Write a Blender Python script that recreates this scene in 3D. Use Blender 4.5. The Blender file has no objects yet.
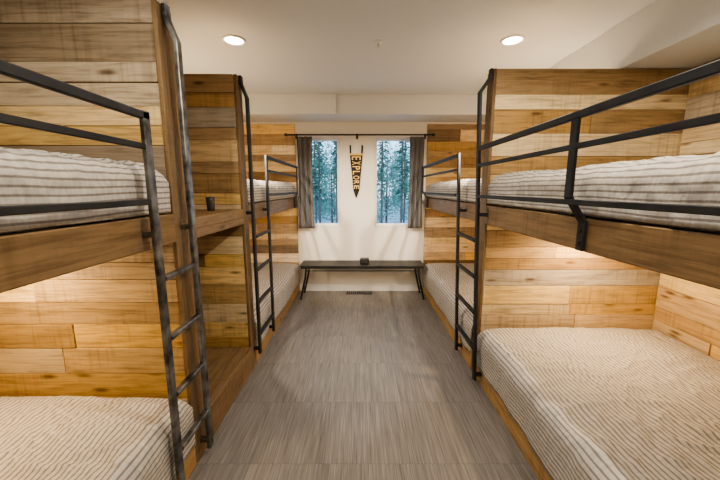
import bpy, bmesh, math, random
from mathutils import Vector, noise
S = bpy.context.scene
C = S.collection
R = random.Random(7)
try:
    S.view_settings.view_transform = 'AgX'
    S.view_settings.look = 'AgX - Medium High Contrast'
    S.view_settings.exposure = 0.45
except Exception as e:
    print(e)

# ------------------------------------------------------------------ materials
def newmat(name):
    m = bpy.data.materials.new(name); m.use_nodes = True
    nt = m.node_tree
    b = nt.nodes['Principled BSDF']
    return m, nt, b
def N(nt, t, **kw):
    n = nt.nodes.new(t)
    for k, v in kw.items():
        setattr(n, k, v)
    return n
def L(nt, a, b): nt.links.new(a, b)
def setin(n, name, v): n.inputs[name].default_value = v
def ramp(nt, stops, interp='LINEAR'):
    r = N(nt, 'ShaderNodeValToRGB'); cr = r.color_ramp; cr.interpolation = interp
    while len(cr.elements) < len(stops): cr.elements.new(0.5)
    for e, (p, c) in zip(cr.elements, stops):
        e.position = p; e.color = (c[0], c[1], c[2], 1)
    return r
def mathn(nt, op, a=None, b=None):
    n = N(nt, 'ShaderNodeMath', operation=op)
    for i, v in enumerate((a, b)):
        if v is None: continue
        if isinstance(v, (int, float)): n.inputs[i].default_value = v
        else: L(nt, v, n.inputs[i])
    return n.outputs[0]
def mixc(nt, blend, fac, a, b):
    n = N(nt, 'ShaderNodeMix', data_type='RGBA', blend_type=blend)
    for i, v in ((0, fac), (6, a), (7, b)):
        if isinstance(v, (int, float)): n.inputs[i].default_value = v
        elif isinstance(v, tuple): n.inputs[i].default_value = (*v, 1)
        else: L(nt, v, n.inputs[i])
    return n.outputs[2]

def wood(name, stops, rough=0.6, grain=0.68, vary=True):
    m, nt, b = newmat(name)
    at = N(nt, 'ShaderNodeAttribute', attribute_name='Col')
    sep = N(nt, 'ShaderNodeSeparateColor'); L(nt, at.outputs['Color'], sep.inputs[0])
    rp = ramp(nt, stops); L(nt, sep.outputs[0], rp.inputs[0])
    base = rp.outputs[0]
    if vary:
        hs = N(nt, 'ShaderNodeHueSaturation'); L(nt, base, hs.inputs['Color'])
        L(nt, mathn(nt, 'ADD', mathn(nt, 'MULTIPLY', sep.outputs[1], 0.46), 0.66), hs.inputs['Saturation'])
        L(nt, mathn(nt, 'ADD', mathn(nt, 'MULTIPLY', sep.outputs[2], 0.46), 0.75), hs.inputs['Value'])
        base = hs.outputs[0]
    uv = N(nt, 'ShaderNodeUVMap', uv_map='UVMap')
    mp = N(nt, 'ShaderNodeMapping'); setin(mp, 'Scale', (3.0, 56, 1)); L(nt, uv.outputs[0], mp.inputs[0])
    n1 = N(nt, 'ShaderNodeTexNoise'); setin(n1, 'Scale', 1.0); setin(n1, 'Detail', 9); setin(n1, 'Roughness', 0.64); setin(n1, 'Distortion', 0.9); L(nt, mp.outputs[0], n1.inputs[0])
    g1 = ramp(nt, [(0.33, (0.48, 0.43, 0.38)), (0.50, (0.94, 0.93, 0.92)), (0.70, (1.2, 1.2, 1.2))]); L(nt, n1.outputs[0], g1.inputs[0])
    c = mixc(nt, 'MULTIPLY', grain, base, g1.outputs[0])
    # weathering stains
    mp2 = N(nt, 'ShaderNodeMapping'); setin(mp2, 'Scale', (3.0, 11, 1)); L(nt, uv.outputs[0], mp2.inputs[0])
    n2 = N(nt, 'ShaderNodeTexNoise'); setin(n2, 'Scale', 1.4); setin(n2, 'Detail', 6); setin(n2, 'Roughness', 0.6); L(nt, mp2.outputs[0], n2.inputs[0])
    g2 = ramp(nt, [(0.28, (0.50, 0.48, 0.46)), (0.47, (0.96, 0.95, 0.93)), (0.7, (1.15, 1.12, 1.07))]); L(nt, n2.outputs[0], g2.inputs[0])
    c = mixc(nt, 'MULTIPLY', 0.7, c, g2.outputs[0])
    # broad saw marks across the board, only in patches
    mp3 = N(nt, 'ShaderNodeMapping'); setin(mp3, 'Scale', (48, 1.2, 1)); setin(mp3, 'Rotation', (0, 0, .10)); L(nt, uv.outputs[0], mp3.inputs[0])
    n3 = N(nt, 'ShaderNodeTexNoise'); setin(n3, 'Scale', 1.0); setin(n3, 'Detail', 2); L(nt, mp3.outputs[0], n3.inputs[0])
    g3 = ramp(nt, [(0.32, (0.68, 0.64, 0.60)), (0.52, (1, 1, 1))]); L(nt, n3.outputs[0], g3.inputs[0])
    n5 = N(nt, 'ShaderNodeTexNoise'); setin(n5, 'Scale', 2.2); L(nt, uv.outputs[0], n5.inputs[0])
    pm = ramp(nt, [(0.45, (0, 0, 0)), (0.60, (.7, .7, .7))]); L(nt, n5.outputs[0], pm.inputs[0])
    c = mixc(nt, 'MULTIPLY', pm.outputs[0], c, g3.outputs[0])
    # knots
    mp4 = N(nt, 'ShaderNodeMapping'); setin(mp4, 'Scale', (2.6, 9, 1)); L(nt, uv.outputs[0], mp4.inputs[0])
    vo = N(nt, 'ShaderNodeTexVoronoi'); setin(vo, 'Scale', 1.0); L(nt, mp4.outputs[0], vo.inputs[0])
    g4 = ramp(nt, [(0.05, (0.18, 0.12, 0.08)), (0.15, (1, 1, 1))]); L(nt, vo.outputs['Distance'], g4.inputs[0])
    c = mixc(nt, 'MULTIPLY', 0.8, c, g4.outputs[0])
    L(nt, c, b.inputs['Base Color']); setin(b, 'Roughness', rough)
    setin(b, 'Specular IOR Level', 0.3)
    bp = N(nt, 'ShaderNodeBump'); setin(bp, 'Strength', 0.35); setin(bp, 'Distance', 0.004)
    L(nt, mathn(nt, 'ADD', n1.outputs[0], mathn(nt, 'MULTIPLY', n3.outputs[0], .4)), bp.inputs['Height']); L(nt, bp.outputs[0], b.inputs['Normal'])
    return m
M = {}
M['plank'] = wood('reclaimed_planks', [(0.0, (0.23, 0.145, 0.07)), (0.12, (0.42, 0.275, 0.13)), (0.30, (0.64, 0.43, 0.185)), (0.55, (0.79, 0.555, 0.24)),
                                       (0.74, (0.86, 0.64, 0.31)), (0.86, (0.82, 0.65, 0.39)), (1.0, (0.48, 0.40, 0.30))])
M['plank_grey'] = wood('weathered_planks', [(0.0, (0.23, 0.17, 0.11)), (0.18, (0.38, 0.30, 0.205)), (0.34, (0.51, 0.415, 0.29)), (0.49, (0.45, 0.375, 0.285)),
                                            (0.52, (0.47, 0.31, 0.135)), (0.75, (0.68, 0.47, 0.20)), (1.0, (0.79, 0.585, 0.285))], .65, .8)
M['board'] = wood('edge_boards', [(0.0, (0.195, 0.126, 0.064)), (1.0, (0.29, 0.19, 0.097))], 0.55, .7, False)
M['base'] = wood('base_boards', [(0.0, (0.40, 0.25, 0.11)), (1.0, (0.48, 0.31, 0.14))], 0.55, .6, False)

def plain(name, col, rough=0.5, metal=0.0, nscale=0, namt=0.1, bump=0.0):
    m, nt, b = newmat(name)
    setin(b, 'Roughness', rough); setin(b, 'Metallic', metal)
    if nscale:
        tc = N(nt, 'ShaderNodeTexCoord')
        n = N(nt, 'ShaderNodeTexNoise'); setin(n, 'Scale', nscale); setin(n, 'Detail', 4); L(nt, tc.outputs['Object'], n.inputs[0])
        r = ramp(nt, [(0.3, tuple(x*(1-namt) for x in col)), (0.7, tuple(min(1, x*(1+namt)) for x in col))])
        L(nt, n.outputs[0], r.inputs[0]); L(nt, r.outputs[0], b.inputs['Base Color'])
        if bump:
            bp = N(nt, 'ShaderNodeBump'); setin(bp, 'Strength', bump); setin(bp, 'Distance', 0.003)
            L(nt, n.outputs[0], bp.inputs['Height']); L(nt, bp.outputs[0], b.inputs['Normal'])
    else:
        setin(b, 'Base Color', (*col, 1))
    return m
M['wall'] = plain('drywall_paint', (0.76, 0.725, 0.66), 0.85, 0, 60, 0.015, 0.08)
M['ceil'] = plain('ceiling_paint', (0.69, 0.71, 0.725), 0.9, 0, 70, 0.015, 0.08)
M['white'] = plain('white_trim', (0.85, 0.84, 0.82), 0.5, 0, 20, 0.02)
M['steel'] = plain('blackened_steel', (0.022, 0.022, 0.023), 0.6, 0.15, 9, 0.4)
M['steel_worn'] = plain('worn_raw_steel', (0.17, 0.168, 0.162), 0.36, 0.8, 14, 0.85)
M['chrome'] = plain('satin_metal', (0.55, 0.53, 0.50), 0.35, 0.8, 30, 0.1)
M['black'] = plain('black_plastic', (0.02, 0.02, 0.02), 0.4, 0, 30, 0.1)
M['benchtop'] = plain('dark_bench_top', (0.022, 0.020, 0.019), 0.5, 0, 12, 0.35)
M['curtain'] = plain('grey_curtain_linen', (0.135, 0.13, 0.132), 0.9, 0, 160, 0.12, 0.2)
M['felt'] = plain('black_felt', (0.025, 0.023, 0.022), 0.95, 0, 200, 0.3)
M['gold'] = plain('ochre_felt', (0.78, 0.53, 0.20), 0.9, 0, 200, 0.1)
M['mattress'] = plain('mattress_ticking', (0.66, 0.64, 0.60), 0.9, 0, 50, 0.06)
M['bark'] = plain('bark', (0.12, 0.10, 0.085), 0.9, 0, 14, 0.5)
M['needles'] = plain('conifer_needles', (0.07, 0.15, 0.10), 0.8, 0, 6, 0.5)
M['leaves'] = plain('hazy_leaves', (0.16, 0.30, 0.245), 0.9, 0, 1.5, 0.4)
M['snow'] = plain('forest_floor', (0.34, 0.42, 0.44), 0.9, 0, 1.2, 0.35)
M['glassware'] = plain('smoky_glass', (0.05, 0.048, 0.047), 0.2, 0, 30, 0.1)

def carpet():
    m, nt, b = newmat('carpet_tiles')
    tc = N(nt, 'ShaderNodeTexCoord')
    sp = N(nt, 'ShaderNodeSeparateXYZ'); L(nt, tc.outputs['Object'], sp.inputs[0])
    sx = mathn(nt, 'DIVIDE', mathn(nt, 'ADD', sp.outputs[0], 0.22), 0.5)
    sy = mathn(nt, 'DIVIDE', sp.outputs[1], 0.5)
    ix = mathn(nt, 'FLOOR', sx); iy = mathn(nt, 'FLOOR', sy)
    fx = mathn(nt, 'FRACT', sx); fy = mathn(nt, 'FRACT', sy)
    cb = N(nt, 'ShaderNodeCombineXYZ'); L(nt, ix, cb.inputs[0]); L(nt, iy, cb.inputs[1])
    wn = N(nt, 'ShaderNodeTexWhiteNoise', noise_dimensions='3D'); L(nt, cb.outputs[0], wn.inputs[0])
    off = N(nt, 'ShaderNodeVectorMath', operation='SCALE'); L(nt, wn.outputs['Color'], off.inputs[0]); off.inputs['Scale'].default_value = 40
    ad = N(nt, 'ShaderNodeVectorMath', operation='ADD'); L(nt, tc.outputs['Object'], ad.inputs[0]); L(nt, off.outputs[0], ad.inputs[1])
    mp = N(nt, 'ShaderNodeMapping'); setin(mp, 'Scale', (260, 4.6, 1)); L(nt, ad.outputs[0], mp.inputs[0])
    n1 = N(nt, 'ShaderNodeTexNoise'); setin(n1, 'Scale', 1.0); setin(n1, 'Detail', 3); L(nt, mp.outputs[0], n1.inputs[0])
    r1 = ramp(nt, [(0.28, (0.118, 0.106, 0.096)), (0.46, (0.195, 0.177, 0.161)), (0.58, (0.233, 0.213, 0.196)), (0.76, (0.318, 0.294, 0.273))])
    L(nt, n1.outputs[0], r1.inputs[0])
    mp2 = N(nt, 'ShaderNodeMapping'); setin(mp2, 'Scale', (70, 2.0, 1)); L(nt, ad.outputs[0], mp2.inputs[0])
    n2 = N(nt, 'ShaderNodeTexNoise'); setin(n2, 'Scale', 1.0); setin(n2, 'Detail', 2); L(nt, mp2.outputs[0], n2.inputs[0])
    r2 = ramp(nt, [(0.35, (0.87, 0.86, 0.85)), (0.65, (1.07, 1.07, 1.06))]); L(nt, n2.outputs[0], r2.inputs[0])
    c = mixc(nt, 'MULTIPLY', 0.8, r1.outputs[0], r2.outputs[0])
    tb = ramp(nt, [(0, (0.95, 0.95, 0.95)), (1, (1.05, 1.05, 1.05))]); L(nt, wn.outputs['Value'], tb.inputs[0])
    c = mixc(nt, 'MULTIPLY', 1.0, c, tb.outputs[0])
    # seams between tiles
    ex = mathn(nt, 'MINIMUM', fx, mathn(nt, 'SUBTRACT', 1.0, fx))
    ey = mathn(nt, 'MINIMUM', fy, mathn(nt, 'SUBTRACT', 1.0, fy))
    e = mathn(nt, 'MINIMUM', mathn(nt, 'MULTIPLY', ex, 1.6), ey)
    se = ramp(nt, [(0.0, (0.6, 0.58, 0.57)), (0.011, (1, 1, 1))]); L(nt, e, se.inputs[0])
    c = mixc(nt, 'MULTIPLY', 0.42, c, se.outputs[0])
    L(nt, c, b.inputs['Base Color']); setin(b, 'Roughness', 0.46); setin(b, 'Specular IOR Level', 0.45)
    bp = N(nt, 'ShaderNodeBump'); setin(bp, 'Strength', 0.2); setin(bp, 'Distance', 0.003)
    L(nt, n1.outputs[0], bp.inputs['Height']); L(nt, bp.outputs[0], b.inputs['Normal'])
    return m
M['carpet'] = carpet()

def ticking():
    m, nt, b = newmat('striped_bedding')
    uv = N(nt, 'ShaderNodeUVMap', uv_map='UVMap')
    n0 = N(nt, 'ShaderNodeTexNoise'); setin(n0, 'Scale', 2.6); setin(n0, 'Detail', 1.5); L(nt, uv.outputs[0], n0.inputs[0])
    sp = N(nt, 'ShaderNodeSeparateXYZ'); L(nt, uv.outputs[0], sp.inputs[0])
    d = mathn(nt, 'MULTIPLY', mathn(nt, 'SUBTRACT', n0.outputs[0], 0.5), 0.018)
    u = mathn(nt, 'DIVIDE', mathn(nt, 'ADD', sp.outputs[0], d), 0.0235)
    f = mathn(nt, 'FRACT', u)
    sc, bc = (0.25, 0.223, 0.20), (0.555, 0.518, 0.465)
    st = ramp(nt, [(0.0, sc), (0.20, sc), (0.31, bc), (0.89, bc), (1.0, sc)])
    L(nt, f, st.inputs[0])
    mp = N(nt, 'ShaderNodeMapping'); setin(mp, 'Scale', (30, 70, 1)); L(nt, uv.outputs[0], mp.inputs[0])
    n1 = N(nt, 'ShaderNodeTexNoise'); setin(n1, 'Scale', 1.0); setin(n1, 'Detail', 2); L(nt, mp.outputs[0], n1.inputs[0])
    r1 = ramp(nt, [(0.3, (0.80, 0.80, 0.80)), (0.7, (1.08, 1.08, 1.08))]); L(nt, n1.outputs[0], r1.inputs[0])
    c = mixc(nt, 'MULTIPLY', 0.8, st.outputs[0], r1.outputs[0])
    L(nt, c, b.inputs['Base Color']); setin(b, 'Roughness', 0.92); setin(b, 'Specular IOR Level', 0.2)
    bp = N(nt, 'ShaderNodeBump'); setin(bp, 'Strength', 0.6); setin(bp, 'Distance', 0.005)
    h = mathn(nt, 'ADD', n1.outputs[0], mathn(nt, 'MULTIPLY', st.outputs[0], 0.4))
    L(nt, h, bp.inputs['Height']); L(nt, bp.outputs[0], b.inputs['Normal'])
    return m
M['bedding'] = ticking()

def emit(name, col, st):
    m, nt, b = newmat(name)
    setin(b, 'Base Color', (*col, 1)); setin(b, 'Emission Color', (*col, 1)); setin(b, 'Emission Strength', st)
    return m
M['lamp'] = emit('lamp_diffuser', (1, 0.88, 0.70), 14)
def paneglass():
    m = bpy.data.materials.new('window_glass'); m.use_nodes = True
    nt = m.node_tree; nt.nodes.remove(nt.nodes['Principled BSDF'])
    out = nt.nodes['Material Output']
    t = N(nt, 'ShaderNodeBsdfTransparent'); g = N(nt, 'ShaderNodeBsdfGlossy'); setin(g, 'Roughness', 0.02)
    mx = N(nt, 'ShaderNodeMixShader'); mx.inputs[0].default_value = 0.04
    L(nt, t.outputs[0], mx.inputs[1]); L(nt, g.outputs[0], mx.inputs[2]); L(nt, mx.outputs[0], out.inputs[0])
    return m
M['glass'] = paneglass()

# ------------------------------------------------------------------ mesh builder
class MB:
    def __init__(s): s.v = []; s.f = []; s.uv = []; s.c = []; s.sm = []
    def face(s, idx, uvs, col, smooth=False):
        s.f.append(idx); s.uv.append(uvs); s.c.append(col); s.sm.append(smooth)
    def box(s, x0, x1, y0, y1, z0, z1, bev=0.003, axis=None, col=None):
        x0, x1 = min(x0, x1), max(x0, x1); y0, y1 = min(y0, y1), max(y0, y1); z0, z1 = min(z0, z1), max(z0, z1)
        d = (x1-x0, y1-y0, z1-z0)
        if axis is None: axis = max(range(3), key=lambda i: d[i])
        if col is None: col = (R.random(), R.random(), R.random(), 1)
        bm = bmesh.new(); bmesh.ops.create_cube(bm, size=1)
        for v in bm.verts:
            v.co = Vector((x0+(v.co.x+.5)*d[0], y0+(v.co.y+.5)*d[1], z0+(v.co.z+.5)*d[2]))
        bv = min(bev, min(d)*0.3)
        if bv > 0:
            bmesh.ops.bevel(bm, geom=bm.edges[:], offset=bv, segments=1, affect='EDGES', profile=0.5)
        bm.normal_update()
        o = len(s.v); s.v += [v.co.copy() for v in bm.verts]
        ou, ov = R.random()*20, R.random()*20
        for f in bm.faces:
            n = f.normal; k = max(range(3), key=lambda i: abs(n[i]))
            if k == axis: ax = [i for i in range(3) if i != k]
            else: ax = [axis, [i for i in range(3) if i not in (axis, k)][0]]
            s.face([o+v.index for v in f.verts], [(v.co[ax[0]]+ou, v.co[ax[1]]+ov) for v in f.verts], col)
        bm.free()
    def sweep(s, path, prof, nrm, smooth=False, col=None):
        """mitred sweep of a closed 2D profile along an open path; nrm = axis for the profile's first coordinate"""
        P = [Vector(p) for p in path]; nrm = Vector(nrm).normalized()
        if col is None: col = (R.random(), R.random(), R.random(), 1)
        k = len(prof); o = len(s.v)
        for i, p in enumerate(P):
            a = (P[i]-P[i-1]).normalized() if i > 0 else None
            b = (P[i+1]-P[i]).normalized() if i < len(P)-1 else None
            t = (a or b) if (a is None or b is None) else (a+b).normalized()
            sc = 1.0
            if a is not None and b is not None: sc = 1/max(0.4, t.dot(b))
            bi = t.cross(nrm).normalized(); n2 = bi.cross(t).normalized()
            for (q, w) in prof:
                s.v.append(p + n2*q + bi*(w*sc))
        for i in range(len(P)-1):
            for j in range(k):
                j2 = (j+1) % k
                s.face([o+i*k+j, o+i*k+j2, o+(i+1)*k+j2, o+(i+1)*k+j], [(i, j/k), (i, (j+1)/k), (i+1, (j+1)/k), (i+1, j/k)], col, smooth)
        s.face([o+j for j in range(k)][::-1], [(0, 0)]*k, col)
        s.face([o+(len(P)-1)*k+j for j in range(k)], [(0, 0)]*k, col)
    def tube(s, path, r, nrm=(0, 0, 1), n=10):
        s.sweep(path, [(r*math.cos(2*math.pi*i/n), r*math.sin(2*math.pi*i/n)) for i in range(n)], nrm, True)
    def bar(s, path, a, b, nrm):
        c = min(a, b)*0.18; a /= 2; b /= 2
        s.sweep(path, [(-a+c, -b), (a-c, -b), (a, -b+c), (a, b-c), (a-c, b), (-a+c, b), (-a, b-c), (-a, -b+c)], nrm)
    def lathe(s, cx, cy, prof, n=28, smooth=True, caps=True):
        o = len(s.v); col = (R.random(), R.random(), R.random(), 1)
        for (r, z) in prof:
            for i in range(n):
                a = 2*math.pi*i/n; s.v.append(Vector((cx+r*math.cos(a), cy+r*math.sin(a), z)))
        for j in range(len(prof)-1):
            for i in range(n):
                i2 = (i+1) % n
                s.face([o+j*n+i, o+j*n+i2, o+(j+1)*n+i2, o+(j+1)*n+i], [(0, 0)]*4, col, smooth)
        if caps:
            s.face([o+i for i in range(n)][::-1], [(0, 0)]*n, col)
            s.face([o+(len(prof)-1)*n+i for i in range(n)], [(0, 0)]*n, col)
    def build(s, name, mat, parent=None):
        me = bpy.data.meshes.new(name)
        me.from_pydata([tuple(v) for v in s.v], [], s.f)
        me.uv_layers.new(name='UVMap')
        me.color_attributes.new('Col', 'FLOAT_COLOR', 'CORNER')
        uvs = [c for f in s.uv for q in f for c in q]
        cols = [c for f, cc in zip(s.f, s.c) for _ in f for c in cc]
        me.uv_layers['UVMap'].data.foreach_set('uv', uvs)
        me.color_attributes['Col'].data.foreach_set('color', cols)
        me.polygons.foreach_set('use_smooth', s.sm)
        me.materials.append(mat)
        bm = bmesh.new(); bm.from_mesh(me); bmesh.ops.recalc_face_normals(bm, faces=bm.faces[:]); bm.to_mesh(me); bm.free()
        o = bpy.data.objects.new(name, me); C.objects.link(o)
        if parent:
            o.parent = parent
            w = parent
            off = Vector((0, 0, 0))
            while w: off += w.location; w = w.parent
            o.location = -off            # meshes are authored in world coordinates
        return o
def tag(o, label=None, cat=None, group=None, kind=None):
    if label: o['label'] = label
    if cat: o['category'] = cat
    if group: o['group'] = group
    if kind: o['kind'] = kind
    return o
def thing(name, label, cat, loc, group=None):
    o = bpy.data.objects.new(name, None); C.objects.link(o); o.location = loc; o.empty_display_size = 0.1
    return tag(o, label, cat, group)
def struct(mb, name, mat): return tag(mb.build(name, mat), kind='structure')

def planks(mb, axis, u0, u1, z0, z1, plane, out, rsel=None):
    """rows of reclaimed boards on a vertical face; axis = direction the boards run, out = +1/-1 facing"""
    dark = (0, .5, 0, 1)
    if axis == 'x': mb.box(u0, u1, plane, plane+out*.006, z0, z1, 0, 0, dark)
    else: mb.box(plane, plane+out*.006, u0, u1, z0, z1, 0, 1, dark)
    z = z0
    while z < z1-0.005:
        h = R.choice((0.085, 0.10, 0.115, 0.125, 0.14, 0.155))
        if z1-z-h < 0.06: h = z1-z
        u = u0 - 0.0
        while u < u1-0.005:
            l = R.uniform(0.4, 1.7)
            if u1-u-l < 0.25: l = u1-u
            t = 0.013+R.random()*0.007
            a, b = plane, plane+out*t
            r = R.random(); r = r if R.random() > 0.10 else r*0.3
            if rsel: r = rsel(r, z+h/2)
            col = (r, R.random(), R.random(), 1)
            g = .0012
            if axis == 'x': mb.box(u+g, u+l-g, a, b, z+g, z+h-g, 0.002, 0, col)
            else: mb.box(a, b, u+g, u+l-g, z+g, z+h-g, 0.002, 1, col)
            u += l
        z += h

# ------------------------------------------------------------------ dimensions
WX = 2.24            # inner face of side walls
FY = 4.45            # far wall
BY = -1.3            # wall behind the camera
CH = 2.56
FXL, FXR = -0.87, 0.90      # aisle faces of the beds
PT = 2.25            # partition height
LX = 0.82            # ladder / guard rail plane

# ------------------------------------------------------------------ room shell
m = MB(); m.box(-WX-.1, WX+.1, BY-.1, FY+.18, -0.1, 0, 0); struct(m, 'floor', M['carpet'])
m = MB(); m.box(-WX-.1, WX+.1, BY-.1, FY+.18, CH, CH+.1, 0); struct(m, 'ceiling', M['ceil'])
m = MB(); m.box(-WX-.1, -WX, BY, FY, 0, CH, 0); struct(m, 'wall_left', M['wall'])
m = MB(); m.box(WX, WX+.1, BY, FY, 0, CH, 0); struct(m, 'wall_right', M['wall'])
m = MB(); m.box(-WX, WX, BY-.1, BY, 0, CH, 0); struct(m, 'wall_back', M['wall'])
WZ0, WZ1 = 0.935, 2.13
W1 = (-0.74, -0.28); W2 = (0.20, 0.77)
m = MB()
Y1 = FY+.18
m.box(-WX-.1, WX+.1, FY, Y1, 0, WZ0, 0); m.box(-WX-.1, WX+.1, FY, Y1, WZ1, CH, 0)
for a, b in ((-WX-.1, W1[0]), (W1[1], W2[0]), (W2[1], WX+.1)): m.box(a, b, FY, Y1, WZ0, WZ1, 0)
struct(m, 'wall_far', M['wall'])
for i, (a, b) in enumerate((W1, W2)):
    m = MB(); y = FY+.05; w = .034
    m.box(a+.001, a+w, y, y+.05, WZ0+.001, WZ1-.001); m.box(b-w, b-.001, y, y+.05, WZ0+.001, WZ1-.001)
    m.box(a+w, b-w, y, y+.05, WZ0+.001, WZ0+w); m.box(a+w, b-w, y, y+.05, WZ1-w, WZ1-.001)
    fr = struct(m, 'window_%d' % (i+1), M['white'])
    g = MB(); g.box(a+w, b-w, y+.022, y+.028, WZ0+w, WZ1-w, 0); g.build('pane', M['glass'], fr)
# soffits
m = MB(); m.box(-WX, WX, 4.02, FY, 2.33, CH, 0.004); struct(m, 'trim_1', M['ceil'])
m = MB(); m.box(1.76, WX, BY, 4.02, PT+.003, CH, 0.004); struct(m, 'trim_2', M['ceil'])
m = MB(); m.box(-WX, -0.28, 3.985, 4.018, 2.33, CH, 0.004); struct(m, 'trim_3', M['ceil'])
m = MB(); m.box(FXL, FXR, FY-.014, FY, 0, .10, .003); struct(m, 'baseboard_far', M['white'])

# ------------------------------------------------------------------ bunk beds
def guard(root, s, face, ya, yb, posts, mat):
    """guard rail between ya and yb; posts at given y"""
    x = s*LX
    g = MB(); g.bar([(x, ya, 1.725), (x, yb, 1.725)], .020, .030, (1, 0, 0))
    go = g.build('guard_rail', mat, root)
    for z in (1.61, 1.40):
        b = MB(); b.bar([(x, ya, z), (x, yb, z)], .014, .022, (1, 0, 0)); b.build('rail_bar', mat, go)
    for y in posts:
        p = MB(); p.bar([(x, y, 1.74), (x, y, 1.42), (s*(abs(face)-.013), y, 1.32), (s*(abs(face)-.013), y, 1.205)], .038, .016, (0, 1, 0))
        for z in (1.235, 1.285): p.box(s*(abs(face)-.027), s*(abs(face)-.021), y-.008, y+.008, z-.008, z+.008, .002)
        p.build('guard_post', mat, go)
def ladder(root, s, face, y_tall, y_short, mat, zb=.06, lean=0.0, leanx=0.0):
    """lean = how far the foot stands nearer in y than the top, leanx = outwards in x"""
    p = MB()
    def at(y, z):
        k = 1-(z-zb)/(2.10-zb)
        return (s*(LX+leanx*max(0, k)), y-lean*max(0, k), z)
    p.bar([at(y_tall, zb), at(y_tall, 2.10), (s*(abs(face)-.012), y_tall, 2.20), (s*(abs(face)-.012), y_tall, 2.25)], .040, .020, (0, 1, 0))
    p.bar([at(y_short, zb), at(y_short, 1.742)], .040, .020, (0, 1, 0))
    for z in (zb+.04, 1.27):
        for y in (y_tall, y_short):
            q = at(y, z)
            p.box(q[0], s*(abs(face)-.0005), q[1]-.012, q[1]+.012, z-.012, z+.012, .002)
    lo = p.build('ladder', mat, root)
    sg = 1 if y_short > y_tall else -1
    for z in (0.28, 0.55, 0.815, 1.08):
        a, b = at(y_tall+sg*.018, z), at(y_short-sg*.018, z)
        r = MB(); r.bar([a, b], .030, .022, (1, 0, 0)); r.build('rung', mat, lo)

def bunk(label, s, face, y0, y1):
    root = thing('bunk_bed', label, 'bunk bed', ((face+s*WX)/2, (y0+y1)/2, 0))
    f = abs(face)
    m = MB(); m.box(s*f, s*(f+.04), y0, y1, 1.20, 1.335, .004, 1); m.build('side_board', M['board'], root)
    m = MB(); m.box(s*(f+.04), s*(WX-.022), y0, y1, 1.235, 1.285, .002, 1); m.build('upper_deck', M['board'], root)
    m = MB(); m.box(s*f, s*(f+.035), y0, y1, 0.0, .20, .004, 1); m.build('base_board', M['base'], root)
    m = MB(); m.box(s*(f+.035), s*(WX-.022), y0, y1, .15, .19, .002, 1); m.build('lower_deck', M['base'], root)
    m = MB(); planks(m, 'y', y0, y1, 0.0, PT, s*(WX-.001), -s); m.build('back_panel', M['plank'], root)
    return root
def end_panel(root, s, face, ya, yb, near=True, far=True, name='end_panel', mat='plank', rsel=None):
    f = abs(face)
    a, b = sorted((s*(f+.02), s*(WX-.001)))
    m = MB(); m.box(a, b, ya+.02, yb-.02, 0, PT-.002, 0, None, (0.3, .5, .5, 1))
    if near: planks(m, 'x', a, b, 0, PT, ya+.02, -1, rsel)
    if far: planks(m, 'x', a, b, 0, PT, yb-.02, 1, rsel)
    o = m.build(name, M[mat], root)
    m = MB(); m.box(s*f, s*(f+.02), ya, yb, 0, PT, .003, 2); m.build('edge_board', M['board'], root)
    return o

PL0, PL1 = 1.50, 1.62      # near left partition
QL0, QL1 = 2.40, 2.50      # second left partition
PR0, PR1 = 2.30, 2.41      # right partition

bLN = bunk('wood plank bunk bed in the left foreground with a tall steel ladder', -1, FXL, -0.48, PL0)
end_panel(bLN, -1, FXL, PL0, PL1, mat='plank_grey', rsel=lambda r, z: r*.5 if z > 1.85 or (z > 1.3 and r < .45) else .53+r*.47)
guard(bLN, -1, FXL, -0.45, 1.29, (-0.40,), M['steel'])
ladder(bLN, -1, FXL, 1.555, 1.275, M['steel_worn'])

bLF = bunk('wood plank bunk bed at the far left beside the curtain', -1, FXL, QL1, FY-.001)
end_panel(bLF, -1, FXL, QL0, QL1, rsel=lambda r, z: max(r, .10))
m = MB(); planks(m, 'x', -WX+.022, FXL-.0, 0, 2.30, FY-.001, -1); m.build('head_panel', M['plank'], bLF)
guard(bLF, -1, FXL, 2.87, 4.26, (4.24,), M['steel'])
ladder(bLF, -1, FXL, 2.455, 2.87, M['steel'], .12)

bRN = bunk('wood plank bunk bed in the right foreground with a black guard rail', 1, FXR, 0.28, PR0)
guard(bRN, 1, FXR, 0.30, PR0-.03, (1.27, 0.34), M['steel'])

bRF = bunk('wood plank bunk bed at the far right beside the curtain', 1, FXR, PR1, FY-.001)
end_panel(bRF, 1, FXR, PR0, PR1, rsel=lambda r, z: max(r, .12))
m = MB(); planks(m, 'x', FXR, WX-.022, 0, 2.30, FY-.001, -1); m.build('head_panel', M['plank'], bRF)
guard(bRF, 1, FXR, 2.77, 4.26, (4.24,), M['steel'])
ladder(bRF, 1, FXR, 2.32, 2.77, M['steel'], .05, .13, .03)

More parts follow.
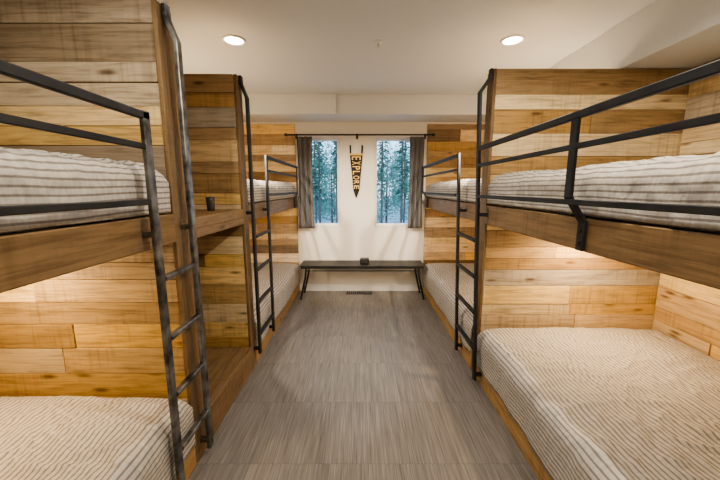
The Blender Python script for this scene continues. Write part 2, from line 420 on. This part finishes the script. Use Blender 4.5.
# ------------------------------------------------------------------ storage nook on the left
nk = thing('storage_nook', 'built-in wooden shelf nook between the two left bunk beds', 'shelf', (-1.55, 2.0, 0))
m = MB(); m.box(-WX+.022, FXL, PL1+.002, QL0-.002, 1.24, 1.30, .004, 1); so = m.build('shelf', M['board'], nk)
m = MB(); m.box(FXL-.03, FXL, PL1+.002, QL0-.002, 1.19, 1.24, .003, 1); m.build('shelf_lip', M['board'], nk)
m = MB(); m.box(FXL-.03, FXL, PL1+.002, QL0-.002, 0, .20, .003, 1); m.box(-WX+.022, FXL-.03, PL1+.002, QL0-.002, .16, .20, .002, 1); m.build('base', M['board'], nk)
m = MB(); planks(m, 'y', PL1+.002, QL0-.002, 0, PT, -WX+.001, 1); m.build('back_panel', M['plank'], nk)
tm = MB(); tm.lathe(-1.04, 2.24, [(.022, 1.301), (.025, 1.31), (.028, 1.37), (.029, 1.395), (.026, 1.395), (.023, 1.33), (.002, 1.325)])
tag(tm.build('tumbler', M['glassware']), 'small dark tumbler on the nook shelf between left bunks', 'tumbler')

# ------------------------------------------------------------------ bedding
def smooth01(t): t = max(0, min(1, t)); return t*t*(3-2*t)
def bed(label_c, label_m, s, face, y0, y1, deck, hem, top, seed, out=0.0, lump=1.0):
    f = abs(face)
    xm0, xm1 = f+.07, WX-.07
    m = MB(); m.box(s*xm0, s*xm1, y0+.05, y1-.05, deck+.001, top-.085, .035, 1)
    mo = m.build('mattress', M['mattress']); tag(mo, label_m, 'mattress')
    # comforter
    m = MB(); rr = 0.07
    xe = f+.045-out; xw = WX-.035
    prof = []   # (x, z, nx, nz)
    nt = 80
    zt = top-.03
    for i in range(nt):
        x = xw+(xe+rr-xw)*i/(nt-1); prof.append((x, zt, 0, 1))
    for i in range(1, 9):
        a = math.pi/2*i/8; prof.append((xe+rr-rr*math.sin(a), zt-rr+rr*math.cos(a), -math.sin(a), math.cos(a)))
    nd = 8; zb = zt-rr
    for i in range(1, nd+1):
        prof.append((xe, zb+(hem-zb)*i/nd, -1, 0))
    arcs = [0]
    for i in range(1, len(prof)):
        arcs.append(arcs[-1]+math.hypot(prof[i][0]-prof[i-1][0], prof[i][1]-prof[i-1][1]))
    ny = 160; k = len(prof)
    ya, yb = y0+.012, y1-.012
    for j in range(ny+1):
        y = ya+(yb-ya)*j/ny
        e = min(y-ya, yb-y)
        drop = 0.05*(1-math.sqrt(max(0, 1-(1-min(1, e/.05))**2)))
        for i, (x, z, nx, nz) in enumerate(prof):
            A = arcs[i]
            q = Vector((A*2.3, y*2.3, seed*7.1))
            d = noise.noise(q)*.022*lump + noise.noise(Vector((A*5, y*4.5, seed*3.3)))*.013*lump
            w1 = noise.noise(Vector((A*5+noise.noise(q)*2.5, y*7, seed*5.7)))
            d += (1-abs(w1))**5*.011*lump
            w2 = noise.noise(Vector((A*10+noise.noise(q*2)*2, y*9+noise.noise(q*1.3)*4, seed+2.2)))
            d += (1-abs(w2))**6*.009
            w3 = noise.noise(Vector((A*26, y*30, seed+8.2)))
            d += w3*.002
            edge = smooth01(min(e/.12, 1))
            d = max(-.035, d)*(.35+.65*edge)
            if nx < -.5: d = d*.6
            lim = smooth01((WX-.03-x)/.1)
            d += .016*math.sin(math.pi*min(1, (xw-x)/(xw-xe)))*nz
            px = x+nx*max(-.015, min(d, .028)); pz = z+nz*d*(.3+.7*lim) - drop*(max(0, nz))
            if nz < .5: pz = max(hem, min(pz, zb+.06-drop))
            if i >= k-2: pz += noise.noise(Vector((y*3, seed, 1)))*.012*(0 if out < .05 else 1)
            m.v.append(Vector((s*px, y, pz)))
    for j in range(ny):
        y = ya+(yb-ya)*j/ny; y2 = ya+(yb-ya)*(j+1)/ny
        for i in range(k-1):
            m.face([j*k+i, j*k+i+1, (j+1)*k+i+1, (j+1)*k+i], [(arcs[i], y), (arcs[i+1], y), (arcs[i+1], y2), (arcs[i], y2)], (.5, .5, .5, 1), True)
    c = m.build('comforter', M['bedding'])
    tag(c, label_c, 'comforter')
    md = c.modifiers.new('thick', 'SOLIDIFY'); md.thickness = .012; md.offset = -1
    return c
DU, DL = 1.285, 0.19
for (nm, s, face, y0, y1, sd, tp) in (('in the left foreground', -1, FXL, -.48, PL0, 1, 1.575), ('at the far left', -1, FXL, QL1, FY-.02, 2, 1.55),
                                  ('in the right foreground', 1, FXR, .28, PR0, 3, 1.565), ('at the far right', 1, FXR, PR1, FY-.02, 4, 1.55)):
    bed('striped grey and cream comforter on the upper bunk ' + nm, 'white mattress under the comforter on the upper bunk ' + nm, s, face, y0, y1, DU, 1.345, tp, sd, .04, .7)
    bed('striped grey and cream comforter on the lower bunk ' + nm, 'white mattress under the comforter on the lower bunk ' + nm, s, face, y0, y1, DL, .13, .44, sd+10, .055)

# ------------------------------------------------------------------ bench, box, register
bn = thing('bench', 'long low dark bench under the two windows', 'bench', (0.03, 4.2, 0))
bx0, bx1, by0, by1 = -0.79, 0.85, 4.04, 4.38
m = MB(); m.box(bx0, bx1, by0, by1, .451, .465, .004, 0); m.build('seat', M['benchtop'], bn)
m = MB()
for y in (by0+.02, by1-.02):
    m.bar([(bx0+.02, y, .437), (bx1-.02, y, .437)], .02, .026, (0, 1, 0))
    m.bar([(bx0+.085, y, .395), (bx1-.085, y, .395)], .012, .012, (0, 1, 0))
for x in (bx0+.03, bx1-.03): m.bar([(x, by0+.03, .437), (x, by1-.03, .437)], .02, .026, (1, 0, 0))
m.build('seat_frame', M['steel'], bn)
for sx, xx in ((-1, bx0), (1, bx1)):
    for y in (by0+.03, by1-.03):
        m = MB(); m.bar([(xx-sx*.085, y, .424), (xx-sx*.072, y, .30), (xx-sx*.005, y, 0.0)], .024, .024, (0, 1, 0)); m.build('leg', M['steel'], bn)
    m = MB(); m.bar([(xx-sx*.032, by0+.03, .12), (xx-sx*.032, by1-.03, .12)], .016, .016, (1, 0, 0)); m.build('stretcher', M['steel'], bn)
bxn = thing('box', 'small black box sitting on the middle of the bench', 'box', (.06, 4.2, .4655))
m = MB(); m.box(-.0, .12, 4.14, 4.24, .4655, .535, .008); m.build('body', M['black'], bxn)
m = MB(); m.box(.012, .108, 4.135, 4.1395, .476, .524, .002); m.build('front_panel', M['felt'], bxn)
rg = thing('floor_register', 'dark slotted floor vent under the bench', 'vent', (-.02, 4.33, 0))
m = MB(); m.box(-.19, .17, 4.28, 4.40, .0005, .006, .002); m.build('frame', M['steel'], rg)
for i in range(12):
    x = -.172+i*.0295
    m = MB(); m.box(x, x+.014, 4.29, 4.39, .0062, .011, .001); m.build('slat', M['steel_worn'], rg)

# ------------------------------------------------------------------ curtains, rod, pennant
def curtain(x0, x1, label, sd, flare=0.0):
    m = MB(); n = 90; nz = 24; zt, zb = 2.125, .92
    for j in range(nz+1):
        t = j/nz; z = zt+(zb-zt)*t
        for i in range(n+1):
            u = i/n
            wd = (x1-x0)*(1-.08*math.sin(math.pi*t)+flare*t*t)
            x = (x0+x1)/2+(u-.5)*wd
            y = 4.345+.015*math.sin(u*2*math.pi*3+sd+.4*t)*(1+.3*t)+.003*math.sin(u*17+t*4)
            m.v.append(Vector((x, y, z)))
    for j in range(nz):
        for i in range(n):
            a = j*(n+1)+i; m.face([a, a+1, a+n+2, a+n+1], [(0, 0)]*4, (.5, .5, .5, 1), True)
    o = m.build('curtain', M['curtain']); tag(o, label, 'curtain')
    o.modifiers.new('thick', 'SOLIDIFY').thickness = .004
    return o
curtain(-.83, -.63, 'dark grey curtain panel gathered left of the left window', 0, .10)
curtain(.655, .85, 'dark grey curtain panel gathered right of the right window', 2)
rd = thing('curtain_rod', 'thin black curtain rod running above both windows', 'curtain rod', (0, 4.35, 2.14))
m = MB(); m.tube([(-.96, 4.345, 2.15), (.95, 4.345, 2.15)], .010); m.build('rod', M['steel'], rd)
for x in (-.97, .96):
    m = MB(); m.tube([(x-.015, 4.345, 2.15), (x+.015, 4.345, 2.15)], .019, n=14); m.build('finial', M['steel'], rd)
for x in (-.85, -.04, .87):
    m = MB(); m.bar([(x, 4.345, 2.145), (x, FY-.001, 2.145)], .012, .012, (1, 0, 0)); m.box(x-.014, x+.014, FY-.008, FY-.0005, 2.11, 2.18, .002); m.build('bracket', M['steel'], rd)

pn = thing('pennant', 'black felt pennant reading EXPLORE hanging point down between the windows', 'pennant', (-.05, FY-.012, 1.33))
PXc, PZT, PZB, PW = -.05, 1.90, 1.33, .086
m = MB()
yf, yb_ = FY-.014, FY-.0005
ZM, WM = 1.43, .040
tri = [(-PW, PZT), (PW, PZT), (WM, ZM), (.004, PZB), (-.004, PZB), (-WM, ZM)]
for y in (yf, yb_):
    for (x, z) in tri: m.v.append(Vector((PXc+x, y, z)))
m.face([0, 1, 2, 3, 4, 5], [(0, 0)]*6, (.5,)*4); m.face([11, 10, 9, 8, 7, 6], [(0, 0)]*6, (.5,)*4)
for i in range(6): m.face([i, (i+1) % 6, 6+(i+1) % 6, 6+i], [(0, 0)]*4, (.5,)*4)
m.build('felt', M['felt'], pn)
m = MB(); m.box(PXc-PW-.004, PXc+PW+.004, yf-.003, yb_, PZT-.003, PZT+.022, .002); m.build('header_band', M['gold'], pn)
for sx in (-1, 1):
    m = MB(); m.bar([(PXc+sx*PW*.88, FY-.010, PZT+.015), (PXc+sx*(PW*.9+.004), FY-.010, PZT+.13)], .022, .004, (1, 0, 0)); m.build('tie', M['felt'], pn)
m = MB()
zc = PZT-.016
for ch in 'EXPLORE':
    half = WM+(PW-WM)*(zc-.03-ZM)/(PZT-ZM)
    cu = bpy.data.curves.new('t', 'FONT'); cu.body = ch; cu.extrude = .001; cu.size = 1; cu.offset = 0.012
    to = bpy.data.objects.new('t', cu); C.objects.link(to); bpy.context.view_layer.update()
    me = bpy.data.meshes.new_from_object(to.evaluated_get(bpy.context.evaluated_depsgraph_get()))
    xs = [v.co.x for v in me.vertices]; ys = [v.co.y for v in me.vertices]
    lw, lh = max(xs)-min(xs), max(ys)-min(ys)
    H = half*1.5; Wd = .048
    o = len(m.v)
    for v in me.vertices:
        lx = (v.co.x-min(xs))/lw*Wd; ly = ((v.co.y-min(ys))/lh-.5)*H
        m.v.append(Vector((PXc+ly, yf-.001-(.001 if v.co.z > 0 else 0), zc-lx)))
    for p in me.polygons: m.face([o+i for i in p.vertices], [(0, 0)]*len(p.vertices), (.5,)*4)
    bpy.data.objects.remove(to); bpy.data.meshes.remove(me)
    zc -= .064
m.build('lettering', M['gold'], pn)

# ------------------------------------------------------------------ ceiling fittings
def can(x, y, label):
    t = thing('recessed_light', label, 'ceiling light', (x, y, CH))
    m = MB(); m.lathe(x, y, [(.068, CH-.0005), (.088, CH-.0005), (.088, CH-.006), (.078, CH-.010), (.068, CH-.008), (.068, CH-.0005)], caps=False); m.build('trim_ring', M['white'], t)
    m = MB(); m.lathe(x, y, [(.066, CH-.004), (.066, CH-.002)]); m.build('diffuser', M['lamp'], t)
def spot(x, y, z, e, col=(1, .85, .66), ang=160, r=.03, blend=.5, aim=None, name='lamp'):
    l = bpy.data.lights.new(name, 'SPOT'); l.energy = e; l.color = col; l.spot_size = math.radians(ang); l.spot_blend = blend; l.shadow_soft_size = r
    o = bpy.data.objects.new(name, l); C.objects.link(o); o.location = (x, y, z)
    if aim: o.rotation_euler = (Vector(aim)-Vector((x, y, z))).to_track_quat('-Z', 'Y').to_euler()
    return o
def point(x, y, z, e, col=(1, .74, .46), r=.02, name='lamp'):
    l = bpy.data.lights.new(name, 'POINT'); l.energy = e; l.color = col; l.shadow_soft_size = r
    o = bpy.data.objects.new(name, l); C.objects.link(o); o.location = (x, y, z); return o
def area(x, y, z, e, sx, sy, col=(1, .7, .42), rot=(0, 0, 0), name='lamp'):
    l = bpy.data.lights.new(name, 'AREA'); l.shape = 'RECTANGLE'; l.size = sx; l.size_y = sy; l.energy = e; l.color = col
    o = bpy.data.objects.new(name, l); C.objects.link(o); o.location = (x, y, z); o.rotation_euler = rot; return o
can(-.95, 2.62, 'round recessed ceiling light on the left above the bunk partition')
can(1.15, 2.62, 'round recessed ceiling light on the right near the soffit')
spot(-.95, 2.62, CH-.05, 58, (1, .90, .77), 150, .03, .6); spot(1.15, 2.62, CH-.05, 54, (1, .90, .77), 140, .03, .6)
spot(-.80, .55, CH-.05, 30, (1, .88, .70), 160, .03, .3); spot(.80, .95, CH-.05, 62, (1, .87, .68), 165, .03, .3)
area(0.0, 1.0, CH-.03, 9, 1.0, 2.2, (1, .98, .96))  # added soft overall fill above the aisle, no fitting belongs to it
# reading lamps tucked under the upper decks and beside the partitions
for s, ya, e in ((-1, 1.22, 8.5), (1, 2.02, 11.5)):
    area(s*1.55, ya, 1.225, e, .12, .12, (1, .72, .41))
for s, ya in ((-1, 2.60), (1, 2.52)):
    point(s*1.75, ya, 1.02, 20, (1, .80, .56)); point(s*1.6, ya+.4, 1.95, 9)
# added unseen spots beside far upper bunks throw ladder shadows on the far wall
spot(-.955, 2.53, 1.90, 88, (1, .84, .62), 62, .010, .7, (-.12, 4.45, .95))
spot(.955, 2.44, 1.90, 88, (1, .84, .62), 62, .010, .7, (.16, 4.45, .95))
sp = thing('fire_sprinkler', 'small fire sprinkler head on the ceiling between the two lights', 'sprinkler', (.14, 2.65, CH))
m = MB(); m.lathe(.14, 2.65, [(.032, CH-.0005), (.032, CH-.004), (.026, CH-.010), (.010, CH-.011)]); m.build('escutcheon', M['white'], sp)
m = MB(); m.lathe(.14, 2.65, [(.007, CH-.011), (.007, CH-.026), (.004, CH-.027), (.004, CH-.034), (.013, CH-.035), (.013, CH-.037)]); m.build('head', M['chrome'], sp)

# ------------------------------------------------------------------ outdoors
m = MB(); m.box(-40, 40, FY+.3, 70, -1.05, -1.0, 0); struct(m, 'ground', M['snow'])
def conifer(x, y, h, r, label, group, sd, low=.25):
    rr = random.Random(sd)
    t = thing('conifer', label, 'tree', (x, y, -1.0), group)
    m = MB(); m.lathe(x, y, [(.06, -1.0), (.05, 0), (.045, h*.5-1), (.02, h-1.05)], 12); m.build('trunk', M['bark'], t)
    m = MB(); n = int(h*34)
    for i in range(n):
        f = (i/n)**.9; z = -1+h*low+(h*(1-low)-.1)*f; R0 = r*(1-f)**.7*rr.uniform(.25, 1.15)+.05
        a = rr.random()*6.283; ca, sa = math.cos(a), math.sin(a)
        w = .02+R0*.08; o = len(m.v); dz = R0*rr.uniform(-.5, .2); tw = rr.uniform(-.8, .8)
        pts = [(0, 0, .03), (R0*.4, w, dz*.3+w*tw), (R0*.75, w*.7, dz*.8+w*tw), (R0, 0, dz), (R0*.75, -w*.7, dz*.8-w*tw), (R0*.4, -w, dz*.3-w*tw), (R0*.5, 0, dz*.35+.04)]
        for (px, py, pz) in pts: m.v.append(Vector((x+px*ca-py*sa, y+px*sa+py*ca, z+pz)))
        for q in ((0, 1, 6), (1, 2, 6), (2, 3, 6), (3, 4, 6), (4, 5, 6), (5, 0, 6)): m.face([o+k for k in q], [(0, 0)]*3, (.5,)*4)
    m.build('foliage', M['needles'], t)
def leafy(x, y, h, r, label, group, sd):
    """round-crowned tree: trunk, and a crown of many small leaf clumps"""
    rr = random.Random(sd)
    t = thing('leafy_tree', label, 'tree', (x, y, -1.0), group)
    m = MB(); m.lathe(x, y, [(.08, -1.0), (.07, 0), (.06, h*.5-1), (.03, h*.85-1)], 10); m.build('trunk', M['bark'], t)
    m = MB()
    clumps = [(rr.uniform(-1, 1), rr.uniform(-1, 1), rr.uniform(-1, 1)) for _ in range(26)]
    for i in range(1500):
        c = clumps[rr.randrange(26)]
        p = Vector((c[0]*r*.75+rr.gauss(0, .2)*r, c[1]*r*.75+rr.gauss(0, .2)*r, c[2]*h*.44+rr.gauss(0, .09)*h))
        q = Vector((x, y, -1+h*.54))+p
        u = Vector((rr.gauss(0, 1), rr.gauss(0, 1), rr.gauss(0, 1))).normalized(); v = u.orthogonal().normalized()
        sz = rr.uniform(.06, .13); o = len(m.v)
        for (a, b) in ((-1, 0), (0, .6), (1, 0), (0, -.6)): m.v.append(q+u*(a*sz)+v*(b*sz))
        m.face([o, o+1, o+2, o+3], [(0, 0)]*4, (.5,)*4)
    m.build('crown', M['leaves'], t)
gl = ('slim green conifer outside seen through the left window', 'conifers beyond the left window')
gr = ('slim green conifer outside seen through the right window', 'conifers beyond the right window')
hl = ('hazy leafy tree far outside seen through the left window', 'leafy trees beyond the left window')
hr = ('hazy leafy tree far outside seen through the right window', 'leafy trees beyond the right window')
for i, (x, y, h, r, lo) in enumerate(((-1.75, 14, 9, .36, .24), (-1.3, 18, 10, .40, .24), (-2.75, 20, 11, .45, .16))):
    conifer(x, y, h, r, gl[0], gl[1], 30+i, lo)
for i, (x, y, h, r, lo) in enumerate(((1.8, 14, 9.5, .36, .24), (1.15, 17, 10, .40, .24), (2.75, 20, 11, .45, .16))):
    conifer(x, y, h, r, gr[0], gr[1], 50+i, lo)
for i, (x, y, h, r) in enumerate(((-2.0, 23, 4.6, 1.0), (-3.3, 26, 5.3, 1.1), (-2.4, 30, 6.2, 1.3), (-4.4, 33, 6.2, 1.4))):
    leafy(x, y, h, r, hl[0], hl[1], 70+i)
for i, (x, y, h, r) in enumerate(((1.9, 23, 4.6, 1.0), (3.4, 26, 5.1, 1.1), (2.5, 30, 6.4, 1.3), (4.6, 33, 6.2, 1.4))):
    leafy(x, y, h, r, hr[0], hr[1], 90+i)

w = bpy.data.worlds.new('dusk'); S.world = w; w.use_nodes = True
nt = w.node_tree; bg = nt.nodes['Background']
tc = N(nt, 'ShaderNodeTexCoord'); sx = N(nt, 'ShaderNodeSeparateXYZ'); L(nt, tc.outputs['Generated'], sx.inputs[0])
rp = ramp(nt, [(0.0, (0.46, 0.66, 0.82)), (0.15, (0.42, 0.68, 0.95)), (0.6, (0.32, 0.57, 0.92))]); L(nt, sx.outputs[2], rp.inputs[0])
L(nt, rp.outputs[0], bg.inputs[0]); bg.inputs[1].default_value = 2.3

# ------------------------------------------------------------------ camera
cd = bpy.data.cameras.new('camera'); cd.lens = 16; cd.sensor_width = 36; cd.clip_start = .02
co = bpy.data.objects.new('camera', cd); C.objects.link(co)
co.location = (0, 0, 1.45); co.rotation_euler = (math.radians(90-9.06), 0, 0)
S.camera = co
